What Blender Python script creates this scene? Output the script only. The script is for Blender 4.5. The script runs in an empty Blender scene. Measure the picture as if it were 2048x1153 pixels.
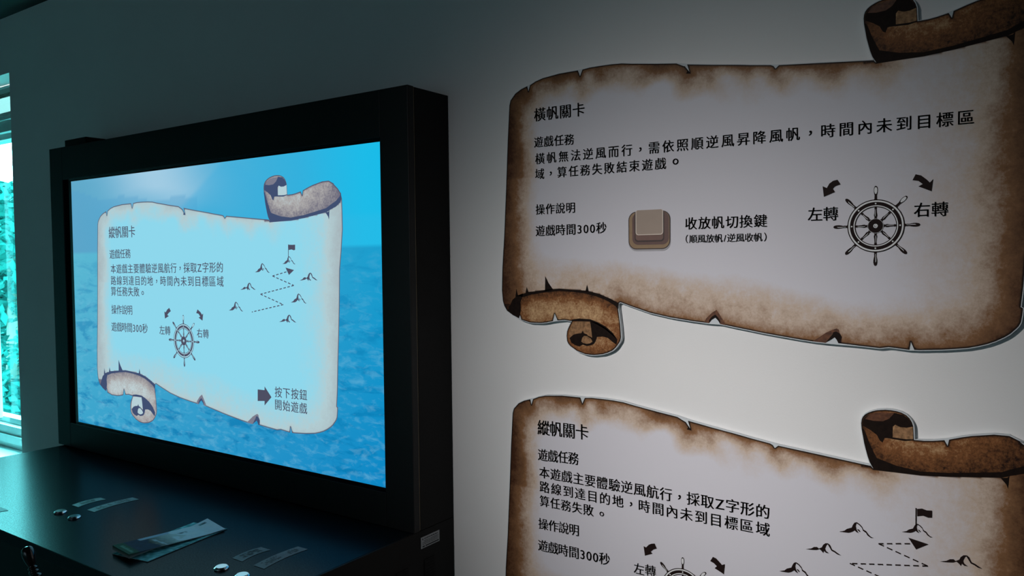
import bpy, bmesh, math, random
import numpy as np
from mathutils import Vector, Matrix, geometry, noise

C = bpy.context.scene.collection
EZ = 1.50            # eye height; the room is measured from the camera's foot
YW = 1.22            # face of the wall that carries the signs

# ---------------------------------------------------------------- camera
cam_data = bpy.data.cameras.new('camera')
cam_data.sensor_width = 36.0
cam_data.lens = 1566.26 / 2048 * 36.0
cam_data.clip_start = 0.02
cam = bpy.data.objects.new('camera', cam_data)
C.objects.link(cam)
RIGHT = (0.8225088, 0.56865409, -0.0105739)
DOWN = (0.01233555, -0.03642316, -0.99926032)
FWD = (-0.5686186, 0.82176997, -0.03697303)
cam.matrix_world = Matrix(((RIGHT[0], -DOWN[0], -FWD[0], 0), (RIGHT[1], -DOWN[1], -FWD[1], 0),
                           (RIGHT[2], -DOWN[2], -FWD[2], EZ), (0, 0, 0, 1)))
bpy.context.scene.camera = cam

# ---------------------------------------------------------------- daylight, spotlight, exposure
world = bpy.data.worlds.new('overcast_sky')
bpy.context.scene.world = world
world.use_nodes = True
bgn = world.node_tree.nodes['Background']
bgn.inputs['Color'].default_value = (0.93, 0.98, 1.0, 1)
bgn.inputs['Strength'].default_value = 52.0

def spot(name, loc, target, energy, color, angle, blend, radius):
    d = bpy.data.lights.new(name, 'SPOT')
    d.energy = energy; d.color = color; d.spot_size = math.radians(angle); d.spot_blend = blend
    d.shadow_soft_size = radius
    o = bpy.data.objects.new(name, d); C.objects.link(o)
    o.location = loc
    o.rotation_euler = (Vector(target) - Vector(loc)).to_track_quat('-Z', 'Y').to_euler()
    return o
SPOT_LOC = (-0.95, -0.75, EZ + 0.78)
lamp = spot('ceiling_spotlight', SPOT_LOC, (-0.42, YW, EZ - 0.35), 155.0, (1.0, 0.955, 0.945), 80, 0.4, 0.02)
# beam profile of the reflector: bright core fading softly outward
lamp.data.use_nodes = True
lt = lamp.data.node_tree; LN, LL = lt.nodes, lt.links
ltc = LN.new('ShaderNodeTexCoord'); lsx = LN.new('ShaderNodeSeparateXYZ'); LL.new(ltc.outputs['Normal'], lsx.inputs[0])
def lmath(op, a, b=None):
    n = LN.new('ShaderNodeMath'); n.operation = op
    for i, v in enumerate((a, b)):
        if v is None: continue
        if isinstance(v, (int, float)): n.inputs[i].default_value = v
        else: LL.new(v, n.inputs[i])
    return n.outputs[0]
z2 = lmath('MULTIPLY', lsx.outputs['Z'], lsx.outputs['Z'])
tan2 = lmath('SUBTRACT', lmath('DIVIDE', 1.0, z2), 1.0)
LL.new(lmath('EXPONENT', lmath('MULTIPLY', tan2, -1 / (2 * 0.149 ** 2))), LN['Emission'].inputs['Strength'])

# added cool fill behind the camera to lift the dim wall; no window there
rear = bpy.data.lights.new('rear_fill_light', 'AREA')
rear.shape = 'RECTANGLE'; rear.size = 2.4; rear.size_y = 1.2; rear.energy = 5.6; rear.color = (0.68, 0.84, 1.0)
ro = bpy.data.objects.new('rear_fill_light', rear); C.objects.link(ro)
ro.location = (-0.6, -3.15, EZ + 0.05); ro.rotation_euler = (math.radians(90), 0, 0)

portal = bpy.data.lights.new('window_daylight_portal', 'AREA')
portal.shape = 'RECTANGLE'; portal.size = 1.45; portal.size_y = 1.28
portal.cycles.is_portal = True
po = bpy.data.objects.new('window_daylight_portal', portal); C.objects.link(po)
po.location = (-3.62, 1.44, EZ - 0.02); po.rotation_euler = (math.radians(-90), 0, 0)

vs = bpy.context.scene.view_settings
vs.view_transform = 'Standard'; vs.look = 'None'; vs.exposure = 0.0; vs.gamma = 1.0; vs.use_curve_mapping = False

# ---------------------------------------------------------------- measured outlines (metres, or 1/10 mm in SHAPES)
SHAPES = {
    'outline': [(-3991, 328), (-3941, 1231), (-3895, 1871), (-3868, 1957), (-3757, 2071), (-3632, 2132), (-3493, 2172), (-3470, 2073), (-3432, 2181), (-3310, 2233), (-3160, 2269), (-2808, 2302), (-2423, 2305), (-2382, 2198), (-2331, 2306), (-2187, 2319), (-1969, 2318), (-1756, 2312), (-1572, 2299), (-1390, 2267), (-937, 2199), (-585, 2151), (-442, 2081), (-360, 1974), (-402, 2108), (10, 2041), (454, 1975), (615, 1947), (932, 1900), (973, 1881), (1005, 1837), (1056, 1881), (1637, 1826), (2204, 1770), (2368, 1755), (2407, 1715), (2355, 1807), (2328, 1883), (2302, 1982), (2278, 2081), (2259, 2193), (2243, 2282), (2237, 2361), (2243, 2413), (2257, 2454), (2288, 2494), (2330, 2524), (2382, 2549), (2433, 2567), (2495, 2580), (2556, 2589), (2627, 2590), (2697, 2584), (2762, 2569), (2827, 2537), (2867, 2497), (2896, 2445), (2912, 2392), (2923, 2201), (3054, 2204), (3160, 2217), (3297, 2244), (3336, 2171), (3354, 2259), (3503, 2308), (3622, 2341), (3876, 2390), (4049, 2392), (4200, 2321), (4166, 2329), (4279, 2237), (4348, 2153), (4377, 2051), (4383, 1851), (4385, 1498), (4378, 1447), (4341, 1116), (4294, 783), (4267, 104), (4239, -401), (4206, -909), (4178, -1419), (4152, -1693), (4179, -1708), (4172, -1789), (4158, -1892), (4134, -1945), (4103, -1983), (4042, -2049), (3980, -2096), (3886, -2151), (3790, -2195), (3681, -2231), (3564, -2261), (3398, -2285), (3263, -2301), (2988, -2323), (2918, -2324), (2874, -2215), (2857, -2327), (2592, -2303), (2479, -2324), (2208, -2305), (1920, -2282), (1896, -2232), (1867, -2199), (1839, -2222), (1741, -2287), (1558, -2275), (1388, -2257), (1041, -2212), (773, -2174), (565, -2139), (344, -2104), (142, -2068), (108, -2014), (62, -1971), (5, -2007), (-41, -2064), (-345, -2037), (-707, -1993), (-1080, -1924), (-1413, -1827), (-1622, -1761), (-1679, -1796), (-1658, -1922), (-1624, -2163), (-1611, -2366), (-1626, -2431), (-1662, -2484), (-1712, -2550), (-1776, -2605), (-1862, -2646), (-1964, -2681), (-2139, -2707), (-2228, -2707), (-2317, -2700), (-2483, -2653), (-2619, -2574), (-2664, -2530), (-2687, -2485), (-2697, -2392), (-2686, -2312), (-2662, -2257), (-2623, -2183), (-2584, -2124), (-2734, -2106), (-2886, -2122), (-2944, -1998), (-2984, -2138), (-3118, -2166), (-3239, -2181), (-3483, -2182), (-3675, -2137), (-3705, -2052), (-3731, -2113), (-3872, -2052), (-3999, -1978), (-4062, -1887), (-4093, -1795), (-4113, -1585), (-4094, -1137), (-4044, -534)],
    'roll_edge': [(-3983, -1977), (-3934, -1858), (-3869, -1764), (-3757, -1684), (-3631, -1643), (-3507, -1615), (-3323, -1592), (-3142, -1571), (-2845, -1542), (-2556, -1558), (-2274, -1572), (-2025, -1624), (-1809, -1705), (-1675, -1762)],
    'sp1': [(-3805, -1711), (-3781, -1554), (-3738, -1697)],
    'sp2': [(-3575, -1634), (-3546, -1520), (-3507, -1623)],
    'sp3': [(-3148, -1597), (-3139, -1318), (-3066, -1444), (-2969, -1564)],
    'sp4': [(-2302, -1584), (-2267, -1461), (-2235, -1588)],
    'roll_dark': [(-3990, -1977), (-3869, -1764), (-3757, -1684), (-3631, -1643), (-3648, -1708), (-3690, -1813), (-3682, -1942), (-3705, -2052), (-3747, -2101), (-3872, -2052)],
    'roll_band': [(-3757, -1684), (-3507, -1615), (-3142, -1571), (-2845, -1542), (-2556, -1558), (-2274, -1572), (-2025, -1624), (-1809, -1705), (-1649, -1778), (-1663, -1886), (-1716, -1828), (-1863, -1747), (-2053, -1678), (-2302, -1624), (-2557, -1598), (-2846, -1587), (-3142, -1617), (-3446, -1660), (-3632, -1713)],
    'roll_lip': [(-2584, -2093), (-2432, -2071), (-2208, -2077), (-2062, -2122), (-1903, -2193), (-1774, -2291), (-1689, -2396), (-1654, -2458), (-1682, -2411), (-1789, -2330), (-1917, -2239), (-2062, -2168), (-2194, -2118), (-2584, -2124)],
    'cave': [(-2216, -2108), (-2062, -2142), (-1903, -2219), (-1774, -2316), (-1682, -2414), (-1697, -2498), (-1761, -2463), (-1861, -2391), (-1962, -2370), (-2078, -2382), (-2101, -2455), (-2138, -2509), (-2197, -2538), (-2286, -2554), (-2361, -2534), (-2398, -2490), (-2390, -2430), (-2352, -2369), (-2285, -2353), (-2174, -2400), (-2195, -2225)],
    'cave2': [(-2633, -2429), (-2556, -2366), (-2480, -2342), (-2389, -2331), (-2359, -2284), (-2337, -2329), (-2255, -2352), (-2352, -2369), (-2390, -2430), (-2398, -2490), (-2361, -2534), (-2436, -2571), (-2527, -2549), (-2603, -2507)],
    'flap': [(-2569, -2141), (-2433, -2124), (-2216, -2124), (-2195, -2212), (-2169, -2396), (-2240, -2355), (-2337, -2333), (-2359, -2284), (-2389, -2331), (-2480, -2342), (-2556, -2366), (-2636, -2426), (-2645, -2363), (-2624, -2256)],
    'core': [(-2391, -2483), (-2375, -2416), (-2337, -2375), (-2270, -2378), (-2196, -2421), (-2167, -2471), (-2219, -2503), (-2286, -2517), (-2353, -2505)],
    'fold1': [(-122, -2049), (-87, -1988), (5, -1895), (85, -1844), (210, -2033), (232, -2087), (142, -2068), (108, -2014), (62, -1971), (5, -2007), (-41, -2064)],
    'fold2': [(1558, -2275), (1649, -2209), (1748, -2135), (1838, -2088), (1895, -2066), (1928, -2084), (1936, -2127), (1969, -2185), (1969, -2271), (1920, -2282), (1896, -2232), (1867, -2199), (1839, -2222), (1741, -2287)],
    'dfold2': [(1741, -2287), (1790, -2220), (1839, -2157), (1851, -2122), (1887, -2112), (1928, -2131), (1952, -2160), (1969, -2194), (1953, -2255), (1969, -2284), (1920, -2282), (1896, -2232), (1867, -2199), (1839, -2222)],
    'topnotch': [(-489, 2093), (-442, 2086), (-360, 1981), (-332, 1954), (-419, 1962), (-395, 2008), (-435, 2062)],
    'hollow': [(2258, 2329), (2256, 2380), (2273, 2433), (2325, 2484), (2433, 2527), (2556, 2547), (2687, 2555), (2787, 2538), (2847, 2495), (2892, 2434), (2902, 2380), (2828, 2362), (2749, 2362), (2683, 2388), (2653, 2357), (2654, 2207), (2619, 2204), (2568, 2213), (2548, 2182), (2523, 2114), (2487, 2136), (2446, 2215), (2363, 2273)],
    'hollow_brown': [(2289, 2429), (2335, 2485), (2433, 2535), (2556, 2553), (2667, 2548), (2607, 2469), (2526, 2421), (2403, 2413)],
    'tab': [(2683, 2388), (2749, 2362), (2828, 2362), (2907, 2386), (2913, 2210), (2829, 2200), (2750, 2201), (2660, 2209), (2657, 2263)],
    'lip_top': [(2548, 2182), (2568, 2213), (2649, 2206), (2750, 2201), (2829, 2200), (2920, 2208), (2923, 2195), (2810, 2172), (2670, 2180), (2579, 2186)],
    'base_dark': [(2407, 1712), (2438, 1762), (2592, 1750), (2713, 1723), (2872, 1725), (3010, 1712), (3373, 1750), (3978, 1850), (4054, 1872), (4219, 1942), (4155, 1922), (4316, 1995), (4367, 2062), (4362, 2012), (4228, 1919), (4066, 1860), (4054, 1815), (4040, 1689), (3984, 1806), (3998, 1791), (3825, 1764), (3222, 1705), (2883, 1697), (2644, 1691)],
    'left_dark': [(2407, 1715), (2355, 1807), (2328, 1883), (2302, 1982), (2278, 2081), (2259, 2193), (2243, 2282), (2258, 2323), (2280, 2206), (2317, 2029), (2354, 1920), (2407, 1814), (2531, 1719)],
    'board': [(-3991, 328), (-3941, 1231), (-3895, 1871), (-3868, 1957), (-3757, 2071), (-3632, 2132), (-3493, 2172), (-3432, 2181), (-3310, 2233), (-3160, 2269), (-2808, 2302), (-2423, 2305), (-2331, 2306), (-2187, 2319), (-1969, 2318), (-1756, 2312), (-1572, 2299), (-1390, 2267), (-937, 2199), (-585, 2151), (-402, 2108), (10, 2041), (454, 1975), (615, 1947), (932, 1900), (1056, 1881), (1637, 1826), (2204, 1770), (2368, 1755), (2407, 1715), (2355, 1807), (2328, 1883), (2302, 1982), (2278, 2081), (2259, 2193), (2243, 2282), (2237, 2361), (2243, 2413), (2257, 2454), (2288, 2494), (2330, 2524), (2382, 2549), (2433, 2567), (2495, 2580), (2556, 2589), (2627, 2590), (2697, 2584), (2762, 2569), (2827, 2537), (2867, 2497), (2896, 2445), (2912, 2392), (2923, 2201), (3054, 2204), (3160, 2217), (3297, 2244), (3354, 2259), (3503, 2308), (3622, 2341), (3876, 2390), (4049, 2392), (4200, 2321), (4166, 2329), (4279, 2237), (4348, 2153), (4377, 2051), (4383, 1851), (4385, 1498), (4378, 1447), (4341, 1116), (4294, 783), (4267, 104), (4239, -401), (4206, -909), (4178, -1419), (4152, -1693), (4179, -1708), (4172, -1789), (4158, -1892), (4134, -1945), (4103, -1983), (4042, -2049), (3980, -2096), (3886, -2151), (3790, -2195), (3681, -2231), (3564, -2261), (3398, -2285), (3263, -2301), (2988, -2323), (2918, -2324), (2857, -2327), (2592, -2303), (2479, -2324), (2208, -2305), (1741, -2287), (1558, -2275), (1388, -2257), (1041, -2212), (773, -2174), (565, -2139), (344, -2104), (142, -2068), (-41, -2064), (-345, -2037), (-707, -1993), (-1080, -1924), (-1413, -1827), (-1622, -1761), (-1679, -1796), (-1658, -1922), (-1624, -2163), (-1611, -2366), (-1626, -2431), (-1662, -2484), (-1712, -2550), (-1776, -2605), (-1862, -2646), (-1964, -2681), (-2139, -2707), (-2228, -2707), (-2317, -2700), (-2483, -2653), (-2619, -2574), (-2664, -2530), (-2687, -2485), (-2697, -2392), (-2686, -2312), (-2662, -2257), (-2623, -2183), (-2584, -2124), (-2734, -2106), (-2886, -2122), (-2984, -2138), (-3118, -2166), (-3239, -2181), (-3483, -2182), (-3675, -2137), (-3731, -2113), (-3872, -2052), (-3999, -1978), (-4062, -1887), (-4093, -1795), (-4113, -1585), (-4094, -1137), (-4044, -534)],
}
TEXT_UPPER = [('橫帆關卡', -0.3355, 0.1504, 0.1078, 0.0234, -0.001), ('遊戲任務', -0.336, 0.1027, 0.0861, 0.0187, -0.0021), ('橫帆無法逆風而行，需依照順逆風昇降風帆，時間內未到目標區', -0.3352, 0.0729, 0.699, 0.0192, 0.0057), ('域，算任務失敗結束遊戲', -0.3355, 0.0456, 0.2607, 0.0187, 0.0003), ('。', -0.0645, 0.0521, 0.0087, 0.0086, -0.0002), ('操作說明', -0.3338, -0.0189, 0.0856, 0.0185, 0.0004), ('遊戲時間300秒', -0.3342, -0.0577, 0.1474, 0.0191, 0.0018), ('收放帆切換鍵', -0.0449, -0.0549, 0.1343, 0.0192, 0.0002), ('（順風放帆/逆風收帆）', -0.0449, -0.0768, 0.1344, 0.0129, 0.0002), ('左轉', 0.1477, -0.0484, 0.0439, 0.0196, 0.0), ('右轉', 0.2887, -0.0477, 0.0439, 0.0192, 0.0002)]
TEXT_LOWER = [('縱帆關卡', -0.3336, 0.1545, 0.1081, 0.0268, 0.0025), ('遊戲任務', -0.3333, 0.1065, 0.0873, 0.0218, 0.0035), ('本遊戲主要體驗逆風航行，採取Z字形的', -0.3314, 0.0722, 0.4257, 0.0211, -0.0017), ('路線到達目的地，時間內未到目標區域', -0.3317, 0.0453, 0.4266, 0.0205, -0.0023), ('算任務失敗', -0.3313, 0.0199, 0.1158, 0.0199, 0.0), ('。', -0.2042, 0.0239, 0.0078, 0.0073, 0.0002), ('操作說明', -0.3336, -0.0226, 0.0876, 0.0203, 0.0026), ('遊戲時間300秒', -0.3348, -0.0636, 0.1503, 0.021, 0.0029), ('左轉', -0.1396, -0.0638, 0.0426, 0.0188, 0.0037)]
TEXT_SCREEN = [('縱帆關卡', -0.3402, 0.1533, 0.1131, 0.0262, -0.0001), ('遊戲任務', -0.3391, 0.1056, 0.0904, 0.0211, 0.0009), ('本遊戲主要體驗逆風航行，採取Z字形的', -0.3366, 0.0722, 0.4298, 0.0211, 0.0027), ('路線到達目的地，時間內未到目標區域', -0.3381, 0.0439, 0.4318, 0.0212, 0.0009), ('算任務失敗', -0.3384, 0.0184, 0.1216, 0.0212, 0.0005), ('。', -0.2085, 0.0228, 0.0091, 0.0079, 0.0002), ('操作說明', -0.3377, -0.0242, 0.09, 0.0213, 0.0009), ('遊戲時間300秒', -0.3399, -0.0646, 0.1525, 0.0213, 0.0013), ('左轉', -0.1424, -0.0638, 0.0428, 0.0195, -0.0002), ('右轉', -0.0047, -0.064, 0.0437, 0.0186, -0.0003), ('按下按鈕', 0.2429, -0.1668, 0.0949, 0.02, 0.0016), ('開始遊戲', 0.2421, -0.1918, 0.0949, 0.0201, 0.0005)]
ART_wheel1 = [(0.2412, -0.0584), (0.2408, -0.0016), (0.2415, -0.115), (0.183, -0.0582), (0.2987, -0.0579)]
ART_wheel2 = [(-0.0496, -0.0187), (-0.0496, -0.0376)]
ART_wheel3 = [(-0.0511, -0.0734), (-0.051, -0.0181), (-0.0512, -0.1303), (-0.1067, -0.0741), (0.0036, -0.0743), (-0.0513, -0.0363), (-0.0503, -0.1106)]
ART_al1 = [(0.1898, 0.0104), (0.1941, 0.0033), (0.1898, 0.0022), (0.1862, 0.0005), (0.1835, -0.0025), (0.1866, -0.0072), (0.1711, -0.0135), (0.1692, 0.0022), (0.1751, -0.0007), (0.1787, 0.0055), (0.1837, 0.0091)]
ART_ar1 = [(0.2917, 0.0112), (0.2986, 0.009), (0.3054, 0.003), (0.3093, -0.0014), (0.3133, 0.0031), (0.3115, -0.0134), (0.2953, -0.0058), (0.3004, -0.0029), (0.2952, 0.0018), (0.2878, 0.0033)]
ART_al2 = [(-0.0996, -0.0051), (-0.0957, -0.013), (-0.1018, -0.0156), (-0.1069, -0.0207), (-0.1033, -0.0233), (-0.1177, -0.0297), (-0.1201, -0.0137), (-0.1155, -0.015), (-0.1104, -0.0093), (-0.1061, -0.0068)]
ART_ar2 = [(0.0022, -0.0065), (0.0074, -0.0079), (0.0152, -0.0146), (0.0171, -0.0167), (0.022, -0.0144), (0.0203, -0.0311), (0.005, -0.0245), (0.0087, -0.0205), (0.0035, -0.0165), (-0.0024, -0.0145)]
ART_al3 = [(-0.1022, -0.0041), (-0.0964, -0.0111), (-0.1052, -0.0156), (-0.1103, -0.02), (-0.1043, -0.022), (-0.1194, -0.0282), (-0.1211, -0.0125), (-0.1163, -0.0145), (-0.1098, -0.0079)]
ART_ar3 = [(0.0009, -0.0045), (0.0109, -0.01), (0.0163, -0.0153), (0.0203, -0.0124), (0.0174, -0.0278), (0.004, -0.0218), (0.01, -0.0196), (0.0039, -0.0136), (-0.0041, -0.0125)]
ART_al2s = [(-0.1022, -0.0041)]
ART_mounts = [('A', (0.1923, 0.0739), (0.2372, 0.074)), ('A', (0.2743, 0.0897), (0.3117, 0.0895)), ('B', (0.3222, 0.0587), (0.3711, 0.0598)), ('B', (0.1455, 0.0388), (0.1936, 0.0395)), ('A', (0.296, 0.0169), (0.3402, 0.0164)), ('A', (0.1068, -0.0036), (0.1531, -0.0042)), ('B', (0.2611, -0.0213), (0.3106, -0.0205))]
ART_mounts2 = [[(0.1944, 0.0718), (0.2415, 0.0714)], [(0.2779, 0.0874), (0.3168, 0.0873)], [(0.3258, 0.0552), (0.3767, 0.056)], [(0.147, 0.0359), (0.1979, 0.0365)]]
ART_mA = [(0.1944, 0.0718), (0.2019, 0.0746), (0.2051, 0.0779), (0.2117, 0.0809), (0.2136, 0.0857), (0.2157, 0.0892), (0.2185, 0.0892), (0.2172, 0.0842), (0.2182, 0.0795), (0.2215, 0.0745), (0.2182, 0.0756), (0.2158, 0.0776), (0.2117, 0.0744), (0.2076, 0.0725), (0.2027, 0.0721)]
ART_mA2 = [(0.2162, 0.0897), (0.2189, 0.0902), (0.2227, 0.0882), (0.2259, 0.0848), (0.2275, 0.0813), (0.2314, 0.0794), (0.234, 0.0758), (0.2378, 0.0724), (0.2415, 0.0714), (0.2378, 0.0707), (0.2333, 0.0733), (0.2311, 0.0767), (0.2271, 0.0791), (0.2256, 0.083), (0.2217, 0.0868), (0.2181, 0.0886)]
ART_mA3 = [(0.219, 0.0805), (0.2214, 0.0801), (0.2234, 0.0778), (0.2227, 0.0765), (0.2206, 0.0782)]
ART_mB = [(0.147, 0.0359), (0.1548, 0.0384), (0.1591, 0.0416), (0.1634, 0.0425), (0.1659, 0.0406), (0.1702, 0.0433), (0.1719, 0.0473), (0.1753, 0.0506), (0.179, 0.0508), (0.1766, 0.0473), (0.1749, 0.0425), (0.1761, 0.0391), (0.1804, 0.0364), (0.1762, 0.0361), (0.1733, 0.0385), (0.1723, 0.0351), (0.1694, 0.0381), (0.1668, 0.0399), (0.1634, 0.0379), (0.16, 0.0372), (0.1531, 0.0362)]
ART_mB2 = [(0.1769, 0.051), (0.1795, 0.0509), (0.182, 0.0489), (0.1847, 0.043), (0.1891, 0.0414), (0.1929, 0.039), (0.1979, 0.0365), (0.1921, 0.037), (0.1879, 0.0394), (0.1837, 0.041), (0.181, 0.0455), (0.179, 0.0487)]
ART_flag = [(0.2927, 0.1265), (0.2919, 0.1036), (0.2931, 0.1261), (0.3024, 0.1256), (0.3117, 0.1258), (0.3114, 0.1162), (0.3079, 0.1153), (0.301, 0.117), (0.2935, 0.116)]
ART_flag2 = [(0.2958, 0.1246), (0.2959, 0.1013), (0.297, 0.1235), (0.3032, 0.1251), (0.3091, 0.1236), (0.3157, 0.1244), (0.3158, 0.1144), (0.3107, 0.1135), (0.3048, 0.1153), (0.2973, 0.1131)]
ART_tri = [(0.2831, 0.0829), (0.3072, 0.0782), (0.2925, 0.0689)]
ART_tri2 = [(0.2863, 0.0808), (0.3117, 0.0763), (0.2962, 0.0659)]
ART_dash = [(0.2856, 0.0748), (0.2448, 0.0668), (0.3058, 0.0492), (0.2078, 0.031), (0.2746, 0.0123), (0.1801, -0.0047)]
ART_dash2 = [(0.2886, 0.0725), (0.2478, 0.0643), (0.3112, 0.0454), (0.2095, 0.0274)]
ART_bout = [(-0.1455, -0.0222), (-0.0695, -0.0861)]
ART_bin_ = [(-0.1382, -0.0229), (-0.0711, -0.0784)]
ART_bsh = [(-0.1338, -0.0231), (-0.0802, -0.0735)]
ART_bcap = [(-0.1319, -0.0201), (-0.082, -0.0621)]
ART_bcapl = [(-0.132, -0.0372), (-0.0821, -0.071)]
ART_sarrow = [(0.1927, -0.1574), (0.2137, -0.1571), (0.214, -0.1497), (0.234, -0.1691), (0.2127, -0.1873), (0.213, -0.1785), (0.1919, -0.1805)]

# ---------------------------------------------------------------- material helpers
def nt(mat):
    mat.use_nodes = True
    t = mat.node_tree
    return t, t.nodes, t.links

def principled(name, color, rough=0.5, metal=0.0, spec=0.5, noise_amt=0.0, noise_scale=40.0, bump=0.0, bump_scale=200.0):
    m = bpy.data.materials.new(name); t, N, L = nt(m)
    b = N['Principled BSDF']
    b.inputs['Base Color'].default_value = (*color, 1); b.inputs['Roughness'].default_value = rough
    b.inputs['Metallic'].default_value = metal; b.inputs['Specular IOR Level'].default_value = spec
    tc = N.new('ShaderNodeTexCoord')
    if noise_amt > 0:
        nz = N.new('ShaderNodeTexNoise'); nz.inputs['Scale'].default_value = noise_scale; nz.inputs['Detail'].default_value = 4
        L.new(tc.outputs['Object'], nz.inputs['Vector'])
        mr = N.new('ShaderNodeMapRange'); mr.inputs['From Min'].default_value = .25; mr.inputs['From Max'].default_value = .75
        mr.inputs['To Min'].default_value = 1 - noise_amt; mr.inputs['To Max'].default_value = 1 + noise_amt
        L.new(nz.outputs['Fac'], mr.inputs['Value'])
        mx = N.new('ShaderNodeMix'); mx.data_type = 'RGBA'; mx.blend_type = 'MULTIPLY'; mx.inputs[0].default_value = 1
        mx.inputs[6].default_value = (*color, 1)
        L.new(mr.outputs['Result'], mx.inputs[7]); L.new(mx.outputs[2], b.inputs['Base Color'])
    if bump > 0:
        nb = N.new('ShaderNodeTexNoise'); nb.inputs['Scale'].default_value = bump_scale; nb.inputs['Detail'].default_value = 3
        L.new(tc.outputs['Object'], nb.inputs['Vector'])
        bp = N.new('ShaderNodeBump'); bp.inputs['Strength'].default_value = bump; bp.inputs['Distance'].default_value = 0.001
        L.new(nb.outputs['Fac'], bp.inputs['Height']); L.new(bp.outputs['Normal'], b.inputs['Normal'])
    return m

def emission(name, color, strength=1.0):
    m = bpy.data.materials.new(name); t, N, L = nt(m)
    N.remove(N['Principled BSDF'])
    e = N.new('ShaderNodeEmission'); e.inputs['Color'].default_value = (*color, 1); e.inputs['Strength'].default_value = strength
    L.new(e.outputs[0], N['Material Output'].inputs['Surface'])
    return m

def glass(name, tint, gloss=0.06):
    m = bpy.data.materials.new(name); t, N, L = nt(m)
    N.remove(N['Principled BSDF'])
    tr = N.new('ShaderNodeBsdfTransparent'); tr.inputs['Color'].default_value = (*tint, 1)
    gl = N.new('ShaderNodeBsdfGlossy'); gl.inputs['Roughness'].default_value = 0.03
    mx = N.new('ShaderNodeMixShader'); mx.inputs[0].default_value = gloss
    L.new(tr.outputs[0], mx.inputs[1]); L.new(gl.outputs[0], mx.inputs[2]); L.new(mx.outputs[0], N['Material Output'].inputs['Surface'])
    return m

def ramp(N, stops):
    r = N.new('ShaderNodeValToRGB')
    cr = r.color_ramp
    while len(cr.elements) < len(stops): cr.elements.new(0.5)
    for e, (p, c) in zip(cr.elements, stops):
        e.position = p; e.color = (*c, 1)
    return r

def parchment(name, paper, leather, ink, stain_gain, emit):
    """printed parchment: ramps driven by how far the burnt edge has crept in, mottled by noise"""
    m = bpy.data.materials.new(name); t, N, L = nt(m)
    b = N['Principled BSDF']
    tc = N.new('ShaderNodeTexCoord')
    def attr(a):
        n = N.new('ShaderNodeAttribute'); n.attribute_name = a; return n.outputs['Fac']
    def math_(op, a, c):
        n = N.new('ShaderNodeMath'); n.operation = op
        for i, v in enumerate((a, c)):
            if isinstance(v, (int, float)): n.inputs[i].default_value = v
            else: L.new(v, n.inputs[i])
        return n.outputs[0]
    def noise_(scale, detail, rough=.6, dist=0.0):
        n = N.new('ShaderNodeTexNoise'); n.inputs['Scale'].default_value = scale; n.inputs['Detail'].default_value = detail
        n.inputs['Roughness'].default_value = rough; n.inputs['Distortion'].default_value = dist
        L.new(tc.outputs['Object'], n.inputs['Vector'])
        return math_('SUBTRACT', n.outputs['Fac'], 0.5)
    big, mid, fine = noise_(22, 5, .6, .6), noise_(75, 6, .7, .3), noise_(260, 4, .75)
    st = attr('stain')
    wob = math_('ADD', math_('MULTIPLY', big, .75), math_('ADD', math_('MULTIPLY', mid, .8), math_('MULTIPLY', fine, .5)))
    amp = math_('MINIMUM', math_('MULTIPLY', st, 1.6), .55)
    s2 = math_('MULTIPLY', math_('ADD', st, math_('MULTIPLY', wob, amp)), stain_gain)
    rp = ramp(N, [(0.0, paper[0]), (0.06, paper[0]), (0.30, paper[1]), (0.62, paper[2]), (1.0, paper[3])])
    L.new(s2, rp.inputs[0])
    tone = math_('ADD', attr('tone'), math_('ADD', math_('MULTIPLY', mid, .85), math_('ADD', math_('MULTIPLY', fine, .95), math_('MULTIPLY', big, .25))))
    rl = ramp(N, [(0.05, leather[0]), (0.5, leather[1]), (0.95, leather[2])])
    L.new(tone, rl.inputs[0])
    mx = N.new('ShaderNodeMix'); mx.data_type = 'RGBA'
    L.new(attr('curl'), mx.inputs[0]); L.new(rp.outputs[0], mx.inputs[6]); L.new(rl.outputs[0], mx.inputs[7])
    mr = N.new('ShaderNodeMapRange'); mr.inputs['From Min'].default_value = .0011; mr.inputs['From Max'].default_value = .0028
    mr.inputs['To Min'].default_value = .95; mr.inputs['To Max'].default_value = 0
    L.new(attr('edge'), mr.inputs['Value'])
    m2 = N.new('ShaderNodeMix'); m2.data_type = 'RGBA'; m2.inputs[7].default_value = (*ink, 1)
    L.new(mr.outputs['Result'], m2.inputs[0]); L.new(mx.outputs[2], m2.inputs[6])
    if emit:
        e = N.new('ShaderNodeEmission'); L.new(m2.outputs[2], e.inputs['Color']); e.inputs['Strength'].default_value = emit
        L.new(e.outputs[0], N['Material Output'].inputs['Surface']); N.remove(b)
    else:
        L.new(m2.outputs[2], b.inputs['Base Color']); b.inputs['Roughness'].default_value = .55
        b.inputs['Specular IOR Level'].default_value = .15
    return m

MAT = {}
MAT['wall'] = principled('white_wall_paint', (.80, .80, .79), .85, noise_amt=.02, noise_scale=6, bump=.12, bump_scale=350)
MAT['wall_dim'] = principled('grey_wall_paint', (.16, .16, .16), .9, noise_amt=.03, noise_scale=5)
MAT['ceiling'] = principled('black_ceiling_paint', (.006, .006, .006), .9, noise_amt=.1, noise_scale=9)
MAT['floor'] = principled('dark_floor_tile', (.04, .04, .042), .5, noise_amt=.15, noise_scale=8)
MAT['black'] = principled('black_laminate', (.0030, .0034, .0040), .52, spec=.35, noise_amt=.2, noise_scale=300, bump=.15, bump_scale=900)
MAT['black_side'] = principled('black_side_laminate', (.0036, .0034, .0034), .6, spec=.2, noise_amt=.25, noise_scale=300, bump=.15, bump_scale=900)
MAT['gloss_black'] = principled('glossy_black_plastic', (.004, .004, .006), .12, spec=.6, noise_amt=.1)
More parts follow.
